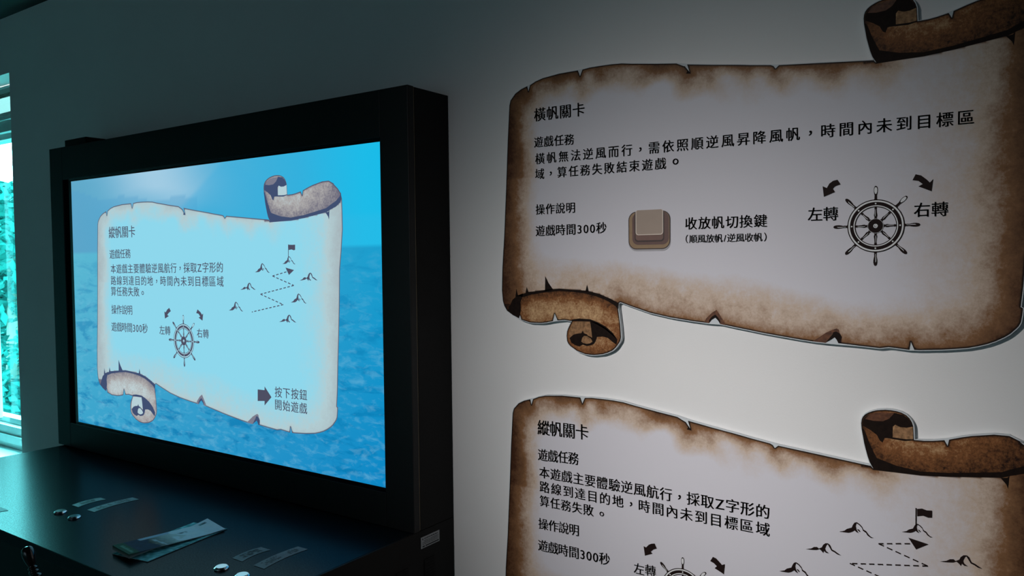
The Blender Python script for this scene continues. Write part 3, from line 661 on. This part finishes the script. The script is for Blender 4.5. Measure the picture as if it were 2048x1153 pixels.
def sea_picture():
    nx, nz = 150, 86
    vs_, fs, cols = [], [], []
    for j in range(nz + 1):
        for i in range(nx + 1):
            s, t = i / nx, j / nz
            vs_.append((SX0 + (SX1 - SX0) * s - KX0, SY - KY0, SZ0 + (SZ1 - SZ0) * t - KZ0))
            n1 = noise.noise(Vector((s * 9, t * 5, .3)))
            if t > .70:
                top = (t - .70) / .30
                c = srgb(96, 168, 200) * (1 - s) + srgb(30, 178, 226) * s
                pale = math.exp(-((s - .34 - .10 * (1 - top)) / .16) ** 2) * max(0, min(1, (top - .38) * 2.6 + n1 * .35))
                c = c * (1 - .75 * pale) + srgb(178, 212, 232) * .75 * pale
                ridge = .80 + .16 * noise.noise(Vector((s * 7, 1.7, 0))) - .28 * s
                if s < .50 and top < ridge: c = c * .62 + srgb(84, 160, 204) * .38 * 1.0
                berg = 1 - abs(s - .60) / .22
                k_ = .4 * max(0, min(1, (.35 + .75 * max(0, berg) - top) * 14)) * (s > .40) ; c = c * (1 - k_) + srgb(60, 174, 220) * k_
                k_ = max(0, min(1, (s - .80) / .16)) * .5; c = c * (1 - k_) + srgb(22, 196, 238) * k_
            else:
                d = 1 - t / .70
                c = srgb(92, 184, 210) * (1 - s) + srgb(26, 158, 206) * s
                c = c * (1 - .80 * d) + (srgb(48, 160, 204) * (1 - s) + srgb(6, 128, 194) * s) * .80 * d
            cols.append((*np.clip(c, 0, 1), 1))
    for j in range(nz):
        for i in range(nx):
            a = j * (nx + 1) + i; fs.append((a, a + 1, a + nx + 2, a + nx + 1))
    me = bpy.data.meshes.new('sea_picture'); me.from_pydata(vs_, [], fs)
    ca = me.color_attributes.new('picture', 'FLOAT_COLOR', 'POINT')
    ca.data.foreach_set('color', np.array(cols, np.float32).ravel())
    m = bpy.data.materials.new('screen_sea'); t, N, L = nt(m); N.remove(N['Principled BSDF'])
    at = N.new('ShaderNodeAttribute'); at.attribute_name = 'picture'
    tc = N.new('ShaderNodeTexCoord'); sp = N.new('ShaderNodeSeparateXYZ'); L.new(tc.outputs['Object'], sp.inputs[0])
    # waves: streaky noise growing larger toward the bottom, absent above the horizon
    zr = N.new('ShaderNodeMapRange'); zr.inputs['From Min'].default_value = SZ0 - KZ0; zr.inputs['From Max'].default_value = SZ0 - KZ0 + .70 * (SZ1 - SZ0)
    zr.inputs['To Min'].default_value = 1.0; zr.inputs['To Max'].default_value = 0.0; L.new(sp.outputs['Z'], zr.inputs['Value'])
    def streak(sx, sz, det, lo, hi):
        mp = N.new('ShaderNodeMapping'); mp.inputs['Scale'].default_value = (sx, 1, sz); L.new(tc.outputs['Object'], mp.inputs['Vector'])
        nz_ = N.new('ShaderNodeTexNoise'); nz_.inputs['Scale'].default_value = 1; nz_.inputs['Detail'].default_value = det; nz_.inputs['Roughness'].default_value = .62
        nz_.inputs['Distortion'].default_value = .5; L.new(mp.outputs[0], nz_.inputs['Vector'])
        r = N.new('ShaderNodeMapRange'); r.inputs['From Min'].default_value = lo; r.inputs['From Max'].default_value = hi; L.new(nz_.outputs['Fac'], r.inputs['Value'])
        return r.outputs['Result']
    dark = streak(10, 36, 8, .51, .62); light = streak(24, 62, 9, .50, .70)
    def mul(a, b_):
        n = N.new('ShaderNodeMath'); n.operation = 'MULTIPLY'; L.new(a, n.inputs[0])
        if isinstance(b_, float): n.inputs[1].default_value = b_
        else: L.new(b_, n.inputs[1])
        return n.outputs[0]
    sq = N.new('ShaderNodeMath'); sq.operation = 'POWER'; sq.inputs[1].default_value = .45; L.new(zr.outputs['Result'], sq.inputs[0])
    m1 = N.new('ShaderNodeMix'); m1.data_type = 'RGBA'; m1.inputs[7].default_value = (.001, .19, .44, 1)
    L.new(mul(mul(dark, sq.outputs[0]), .75), m1.inputs[0]); L.new(at.outputs['Color'], m1.inputs[6])
    m2 = N.new('ShaderNodeMix'); m2.data_type = 'RGBA'; m2.inputs[7].default_value = (.24, .60, .78, 1)
    L.new(mul(mul(light, sq.outputs[0]), .34), m2.inputs[0]); L.new(m1.outputs[2], m2.inputs[6])
    e = N.new('ShaderNodeEmission'); L.new(m2.outputs[2], e.inputs['Color']); e.inputs['Strength'].default_value = 1.0
    L.new(e.outputs[0], N['Material Output'].inputs['Surface'])
    me.materials.append(m)
    return link(bpy.data.objects.new('sea_picture', me), scr)
sea_picture()

FXA, FXB, FZA, FZB = 0.87591248, 1.02190356, 0.88272384, 0.19454615
def s_tf(u, v): return ((u - .45 - FXB) / FXA - KX0, (v + .10 - FZB) / FZA + EZ - KZ0)
sy = SY - KY0
printed_face('parchment_picture', [MAT['s_parch'], MAT['s_ink_dark'], MAT['s_rust'], MAT['s_cream'], MAT['s_cream']], sy - .0003, s_tf, scr)
text_lines(TEXT_SCREEN, sy - .0010, s_tf, MAT['s_ink'], scr, 'screen_text_line')
ship_wheel('ship_wheel_picture', (-.0511, -.0738), .0560, sy - .0008, s_tf, [MAT['s_ink'], MAT['s_white']], scr)
drawing('turn_arrow_picture', [ART_al3], sy - .0008, s_tf, MAT['s_ink'], scr)
drawing('turn_arrow_picture', [ART_ar3], sy - .0008, s_tf, MAT['s_ink'], scr)
drawing('start_arrow_picture', [ART_sarrow], sy - .0008, s_tf, MAT['s_ink'], scr)
route_and_islands(sy - .0008, s_tf, MAT['s_ink'], scr, ART_mounts, ART_tri, ART_flag, ART_dash)

# small box on the cabinet
bx = MB().box(0, .116, 0, .058, 0, .0255).build('black_box', MAT['black_side'], None, bevel=.002)
bx.location = (-2.331, 1.128, KZ1 + .0002)
tag(bx, 'small flat black box lying on top of the display cabinet', 'box')

# ---------------------------------------------------------------- desk
DZ = EZ - .521
DY0 = .6745
desk = thing('control_desk', 'dark control desk under the screen cabinet with metal buttons and label strips', 'desk', (KX0, DY0, 0))
def db(x0, x1, y0, y1, z0, z1): return (x0 - KX0, x1 - KX0, y0 - DY0, y1 - DY0, z0, z1)
MB().box(*db(-2.335, KX1 - .0045, DY0, YW - .001, DZ - .022, DZ)).build('worktop', MAT['desk'], desk, bevel=.0015)
MB().box(*db(KX1 - .0043, KX1 - .0005, DY0, YW - .001, 0, DZ)).build('side_panel', MAT['black_side'], desk, bevel=.0008)
MB().box(*db(-2.325, KX1 - .0045, DY0 + .03, YW - .001, .0, DZ - .022)).build('desk_body', MAT['black_side'], desk, bevel=.0015)

def vent(y0, y1, z1, z0):
    mb = MB(); z = z1
    mb.box(*db(KX1 - .0005, KX1 + .0006, y0 - .002, y1 + .002, z0 - .003, z1 + .003), 0)
    while z > z0:
        mb.box(*db(KX1 + .0002, KX1 + .0012, y0, y1, z - .0030, z), 1); z -= .0056
    return mb.build('air_vent', [MAT['black_side'], MAT['slot']], desk)
MAT['slot'] = principled('vent_slot_black', (.0008, .0008, .0008), .9, noise_amt=.1)
vent(1.130, 1.157, EZ - .583, EZ - .690); vent(1.052, 1.079, EZ - .583, EZ - .690)

MAT['silver'] = principled('silver_label_film', (.42, .45, .47), .5, noise_amt=.08, noise_scale=90)
MAT['label_ink'] = principled('label_ink', (.025, .03, .035), .6, noise_amt=.3, noise_scale=300)
mb = MB().box(*db(KX1 - .0002, KX1 + .0006, 1.119, 1.173, EZ - .5555, EZ - .5338), 0)
rnd = random.Random(4)
def dash_row(z, h, ya, yb, lo, hi):
    y = ya
    while y < yb:
        w = rnd.uniform(lo, hi); mb.box(*db(KX1 + .0006, KX1 + .0008, y, min(y + w, yb), z, z + h), 1); y += w + .0012
mb.box(*db(KX1 + .0006, KX1 + .0008, 1.122, 1.1245, EZ - .5395, EZ - .5362), 1)
dash_row(EZ - .5385, .0018, 1.128, 1.168, .002, .006); dash_row(EZ - .5425, .0012, 1.127, 1.170, .002, .005)
dash_row(EZ - .5455, .0012, 1.1225, 1.170, .002, .005); dash_row(EZ - .5485, .0010, 1.1225, 1.170, .003, .008)
mb.box(*db(KX1 + .0006, KX1 + .0008, 1.1225, 1.129, EZ - .5535, EZ - .5510), 1).box(*db(KX1 + .0006, KX1 + .0008, 1.1315, 1.171, EZ - .5535, EZ - .5510), 1)
al = mb.build('asset_label', [MAT['silver'], MAT['label_ink']], desk)
al['label'] = 'silver printed label'

def button(x, y):
    b = MB().lathe([(.0125, 0), (.0125, .0016), (.0121, .0026), (.0108, .0036), (.0100, .0036)], 40).build('push_button', MAT['chrome'], desk, smooth=False)
    b.location = (x - KX0, y - DY0, DZ + .0002)
    MB().lathe([(.0099, .0030), (.0099, .0046), (.0096, .0049), (.0003, .00492)], 40).build('button_cap', MAT['chrome'], b)
for x, y in ((-1.703, .792), (-1.643, .791), (-1.156, .795), (-1.097, .793)): button(x, y)

MAT['strip'] = principled('clear_label_tape', (.20, .24, .26), .6, spec=.2, noise_amt=.12, noise_scale=60)
def strip(pts_out, pts_in, seed, marks):
    """curved label: outer edge points, inner edge points (both from near to far)"""
    def bez(p, t): return tuple((1 - t) ** 2 * p[0][k] + 2 * t * (1 - t) * (2 * p[1][k] - .5 * (p[0][k] + p[2][k])) + t * t * p[2][k] for k in (0, 1))
    n = 12; mb = MB(); vs_, fs = [], []
    for i in range(n + 1):
        for p in (pts_out, pts_in):
            q = bez(p, i / n)
            vs_.append((q[0] - KX0, q[1] - DY0, DZ + .0006))
    for i in range(n): fs.append((2 * i, 2 * i + 1, 2 * i + 3, 2 * i + 2))
    mb.add(vs_, fs, 0)
    r = random.Random(seed)
    for t0, t1 in marks:
        t = t0
        while t < t1:
            for row in range(3):
                a, b_ = bez(pts_out, t), bez(pts_in, t)
                f = .27 + .2 * row + r.uniform(-.04, .04); w, l = r.uniform(.0012, .0032), r.uniform(.0010, .0030)
                px, py = a[0] + (b_[0] - a[0]) * f - KX0, a[1] + (b_[1] - a[1]) * f - DY0
                if r.random() < .8: mb.add([(px - w, py - l, DZ + .0009), (px + w, py - l, DZ + .0009), (px + w, py + l, DZ + .0009), (px - w, py + l, DZ + .0009)], [(0, 1, 2, 3)], 1)
            t += .055
    return mb.build('label_strip', [MAT['strip'], MAT['label_ink']], desk)
strip([(-1.735, .831), (-1.742, .865), (-1.735, .893)], [(-1.708, .831), (-1.717, .862), (-1.712, .893)], 1, [(.25, .72)])
strip([(-1.673, .832), (-1.681, .881), (-1.676, .933)], [(-1.646, .833), (-1.655, .882), (-1.650, .933)], 2, [(.18, .5), (.62, .85)])
strip([(-1.181, .834), (-1.187, .866), (-1.183, .896)], [(-1.153, .834), (-1.160, .868), (-1.156, .897)], 3, [(.22, .5), (.56, .82)])
strip([(-1.122, .834), (-1.130, .885), (-1.128, .935)], [(-1.094, .834), (-1.103, .885), (-1.102, .936)], 4, [(.14, .48), (.70, .88)])
strip([(-1.862, .690), (-1.868, .714), (-1.862, .739)], [(-1.812, .690), (-1.818, .714), (-1.812, .739)], 5, [(.3, .7)])

# turned handle in front of the desk edge
MAT['darkwood'] = principled('varnished_dark_wood', (.020, .009, .007), .16, spec=.7, noise_amt=.3, noise_scale=30)
hd = Vector((-1.4115, .600, EZ - .4735)); hb = Vector((-1.372, .612, EZ - .585))
ax = (hb - hd); Ml = Matrix.Translation(hd - desk.location) @ ax.to_track_quat('Z', 'Y').to_matrix().to_4x4()
prof = [(.0005, 0), (.0055, .0008), (.0085, .004), (.0098, .009), (.0100, .015), (.0090, .022), (.0072, .029), (.0058, .033), (.0056, .035), (.0072, .0365), (.0076, .038), (.0066, .0395),
        (.0060, .041), (.0078, .0425), (.0082, .0445), (.0068, .0465), (.0066, .048), (.0095, .050), (.0105, .053), (.0090, .056), (.0100, .062), (.0112, .070), (.0108, .085), (.0085, ax.length)]
hn = MB().lathe(prof, 28, Ml).build('wooden_handle', MAT['darkwood'], desk, smooth=True)
hn['label'] = 'turned dark wooden handle'
MB().box(*db(hb.x - .010, hb.x + .010, hb.y - .012, DY0 + .031, hb.z - .012, hb.z + .008)).build('handle_bracket', MAT['black_side'], desk, bevel=.003)

# ---------------------------------------------------------------- leaflets
def leaflet(name, label, base, wdir, ldir, W, L_, zf, colf, thick, seed):
    nx, ny = 28, 64
    o = thing(name, label, 'leaflet', (base[0], base[1], DZ), 'leaflets on the desk')
    vs_, fs, cols = [], [], []
    for side in (0, 1):
        for j in range(ny + 1):
            for i in range(nx + 1):
                s, t = i / nx, j / ny
                p = Vector(wdir) * (W * s) + Vector(ldir) * (L_ * t)
                z = zf(s, t) - (thick(s, t) if side else 0)
                vs_.append((p.x, p.y, z)); cols.append((*(colf(s, t) if not side else (.30, .34, .34)), 1))
    K = (nx + 1) * (ny + 1)
    for j in range(ny):
        for i in range(nx):
            a = j * (nx + 1) + i; fs.append((a, a + 1, a + nx + 2, a + nx + 1)); fs.append((K + a + nx + 1, K + a + nx + 2, K + a + 1, K + a))
    rim = [i for i in range(nx + 1)] + [j * (nx + 1) + nx for j in range(1, ny + 1)] + [ny * (nx + 1) + i for i in range(nx - 1, -1, -1)] + [j * (nx + 1) for j in range(ny - 1, 0, -1)]
    for a, b_ in zip(rim, rim[1:] + rim[:1]): fs.append((a, K + a, K + b_, b_))
    me = bpy.data.meshes.new('printed_sheet'); me.from_pydata(vs_, [], fs)
    ca = me.color_attributes.new('picture', 'FLOAT_COLOR', 'POINT'); ca.data.foreach_set('color', np.array(cols, np.float32).ravel())
    m = bpy.data.materials.new(name + '_print'); t, N, L = nt(m); at = N.new('ShaderNodeAttribute'); at.attribute_name = 'picture'
    nz_ = N.new('ShaderNodeTexNoise'); nz_.inputs['Scale'].default_value = 160; tc = N.new('ShaderNodeTexCoord'); L.new(tc.outputs['Object'], nz_.inputs['Vector'])
    mr = N.new('ShaderNodeMapRange'); mr.inputs['To Min'].default_value = .95; mr.inputs['To Max'].default_value = 1.1; L.new(nz_.outputs['Fac'], mr.inputs['Value'])
    mx = N.new('ShaderNodeMix'); mx.data_type = 'RGBA'; mx.blend_type = 'MULTIPLY'; mx.inputs[0].default_value = 1
    N.remove(N['Principled BSDF'])
    df = N.new('ShaderNodeBsdfDiffuse'); gl = N.new('ShaderNodeBsdfGlossy'); gl.inputs['Roughness'].default_value = .35
    ms = N.new('ShaderNodeMixShader'); ms.inputs[0].default_value = .03
    L.new(at.outputs['Color'], mx.inputs[6]); L.new(mr.outputs['Result'], mx.inputs[7]); L.new(mx.outputs[2], df.inputs['Color'])
    L.new(df.outputs[0], ms.inputs[1]); L.new(gl.outputs[0], ms.inputs[2]); L.new(ms.outputs[0], N['Material Output'].inputs['Surface'])
    me.materials.append(m)
    link(bpy.data.objects.new('printed_sheet', me), o)
    return o

def col_cover(s, t):
    n1 = noise.noise(Vector((s * 4, t * 9, 2.0))); n2 = noise.noise(Vector((s * 11, t * 26, 5.0)))
    if t < .10:
        c = np.array((.010, .075, .045))
        if .035 < t < .05 and .18 < s < .9: c = np.array((.10, .26, .20))
        elif .062 < t < .078 and .15 < s < .85 and int(s * 40) % 2 == 0: c = np.array((.10, .26, .20))
    elif t < .30 + .06 * n1 - .06 * (s < .2): c = np.array((.012, .035, .075)) * (1 + .4 * n2)
    elif t < .56 + .10 * n1:
        f = max(0, min(1, (t - .30) / .26)); c = np.array((.075, .085, .075)) * (1 - f) + np.array((.52, .62, .64)) * f + .10 * n2 * np.array((1, 1, .9))
        if s < .16: c = np.array((.36, .46, .60))
        if abs(t - .33 - .05 * s) < .012 and s > .3: c = np.array((.42, .50, .58))
    else:
        c = np.array((.66, .76, .84)) + .05 * max(0, n1) * np.array((1, .6, 0))
        if .30 < s < .42 and .60 < t < .70 and n2 > .02: c = np.array((.16, .22, .25))
        if .12 < s < .22 and .86 < t < .95: c = np.array((.06, .12, .15)) if t > .905 else np.array((.10, .26, .30))
    return tuple(np.clip(c, .004, .9))
def col_under(s, t):
    n2 = noise.noise(Vector((s * 12, t * 24, 9.0)))
    return tuple(np.clip(np.array((.14, .46, .48)) * (1 + .7 * n2) + (np.array((.10, .10, .12)) if n2 > .15 else 0), .02, .8))
leaflet('folded_leaflet', 'pale folded leaflet with a dark blue and green end, lying on top of another leaflet', (-1.389, .7335), (1, -.11, 0), (.035, .99, 0), .068, .190,
        lambda s, t: .0115 - .0085 * min(1, t * 1.25) + .006 * max(0, t - .82) / .18 * (1 - s) + .0010, col_cover, lambda s, t: .0012 + .0062 * max(0, 1 - t * 4), 1)
leaflet('teal_leaflet', 'teal printed leaflet lying flat on the desk, mostly covered by the pale folded leaflet', (-1.379, .7275), (.988, .155, 0), (-.155, .988, 0), .090, .182,
        lambda s, t: .0016, col_under, lambda s, t: .0012, 2)

# ---------------------------------------------------------------- the two parchment signs
def sign(label, zoff, lines, extras):
    o = thing('parchment_sign', label, 'sign', (-.45, YW - .0085, EZ + .10 + zoff), 'parchment signs on the wall')
    ident = lambda u, v: (u, v)
    # foam board: the outline without its printed tears, a millimetre proud all round
    pl = P['board']; n = len(pl)
    off = []
    for i in range(n):
        a, b_, c_ = pl[i - 1], pl[i], pl[(i + 1) % n]
        t = (c_ - a) / max(1e-9, np.hypot(*(c_ - a))); off.append(b_ + .0012 * np.array((-t[1], t[0])))
    area = sum(pl[i][0] * pl[(i + 1) % n][1] - pl[(i + 1) % n][0] * pl[i][1] for i in range(n))
    if area > 0: off = [2 * p - q for p, q in zip(pl, off)]
    mb = MB(); mb.flat(off, 0.0); mb.flat(off, .0080)
    k = len(off); ordr = range(k) if area < 0 else range(k - 1, -1, -1)
    lst = list(ordr)
    for i, j in zip(lst, lst[1:] + lst[:1]): mb.f.append((i, j, k + j, k + i)); mb.mi.append(0)
    mb.build('foam_board', MAT['foam'], o)
    printed_face('printed_parchment', [MAT['parch'], MAT['ink_brown'], MAT['rust'], MAT['tan'], MAT['cream']], -.0003, ident, o)
    text_lines(lines, -.0012, ident, MAT['ink'], o, 'text_line')
    extras(o, -.0010, ident)
    return o

def upper(o, y, tf):
    ship_wheel('ship_wheel_drawing', ART_wheel1[0], .0567, y, tf, [MAT['ink'], MAT['paperwhite']], o)
    drawing('turn_arrow', [ART_al1], y, tf, MAT['ink'], o); drawing('turn_arrow', [ART_ar1], y, tf, MAT['ink'], o)
    mb = MB()
    r = .0145
    sh = [(p[0], p[1] - .0026) for p in rounded(ART_bout[0], ART_bout[1], r, r)]
    mb.flat(sh, y, 6)
    mb.flat(rounded(ART_bout[0], ART_bout[1], r, r), y - .0001, 1)
    g_ = .0016
    mb.flat(rounded((ART_bout[0][0] + g_, ART_bout[0][1] - g_), (ART_bout[1][0] - g_, ART_bout[1][1] + g_), r - g_, r - g_), y - .0002, 0)
    mb.flat(rounded((ART_bin_[0][0], ART_bin_[0][1] - .001), (ART_bin_[1][0] - .001, ART_bin_[1][1]), .012, .011), y - .0003, 2)
    mb.flat(rounded(ART_bsh[0], ART_bsh[1], .004, .006), y - .0004, 1)
    mb.flat(rounded(ART_bcapl[0], ART_bcapl[1], .003, .005), y - .0005, 3)
    mb.flat(rounded(ART_bcap[0], ART_bcap[1], .004, .005), y - .0006, 5)
    g_ = .0014
    mb.flat(rounded((ART_bcap[0][0] + g_, ART_bcap[0][1]), (ART_bcap[1][0] - g_, ART_bcap[1][1] + g_), .003, .004), y - .0007, 4)
    mb.build('button_drawing', [MAT['btn_base'], MAT['btn_line'], MAT['btn_in'], MAT['btn_low'], MAT['btn_cap'], MAT['btn_rim'], MAT['btn_shade']], o)
def lower(o, y, tf):
    ship_wheel('ship_wheel_drawing', (-.0496, -.0744), .0562, y, tf, [MAT['ink'], MAT['paperwhite']], o)
    drawing('turn_arrow', [ART_al2], y, tf, MAT['ink'], o); drawing('turn_arrow', [ART_ar2], y, tf, MAT['ink'], o)
    M2 = ART_mounts2
    mounts = [('A', *M2[0]), ('A', *M2[1]), ('B', *M2[2]), ('B', *M2[3])] + [(k, (a[0] + .001, a[1] - .003), (b_[0] + .004, b_[1] - .003)) for k, a, b_ in ART_mounts[4:]]
    route_and_islands(y, tf, MAT['ink'], o, mounts, ART_tri2, ART_flag2, list(ART_dash2) + [(p[0] + .002, p[1] - .003) for p in ART_dash[4:]])

sign('upper parchment scroll sign with a ship wheel and a beige push button drawing', 0.0, TEXT_UPPER, upper)
sign('lower parchment scroll sign with mountains, a flag and a dashed zigzag course', -.5789, TEXT_LOWER + [l for l in TEXT_SCREEN if l[0] == '右轉'], lower)
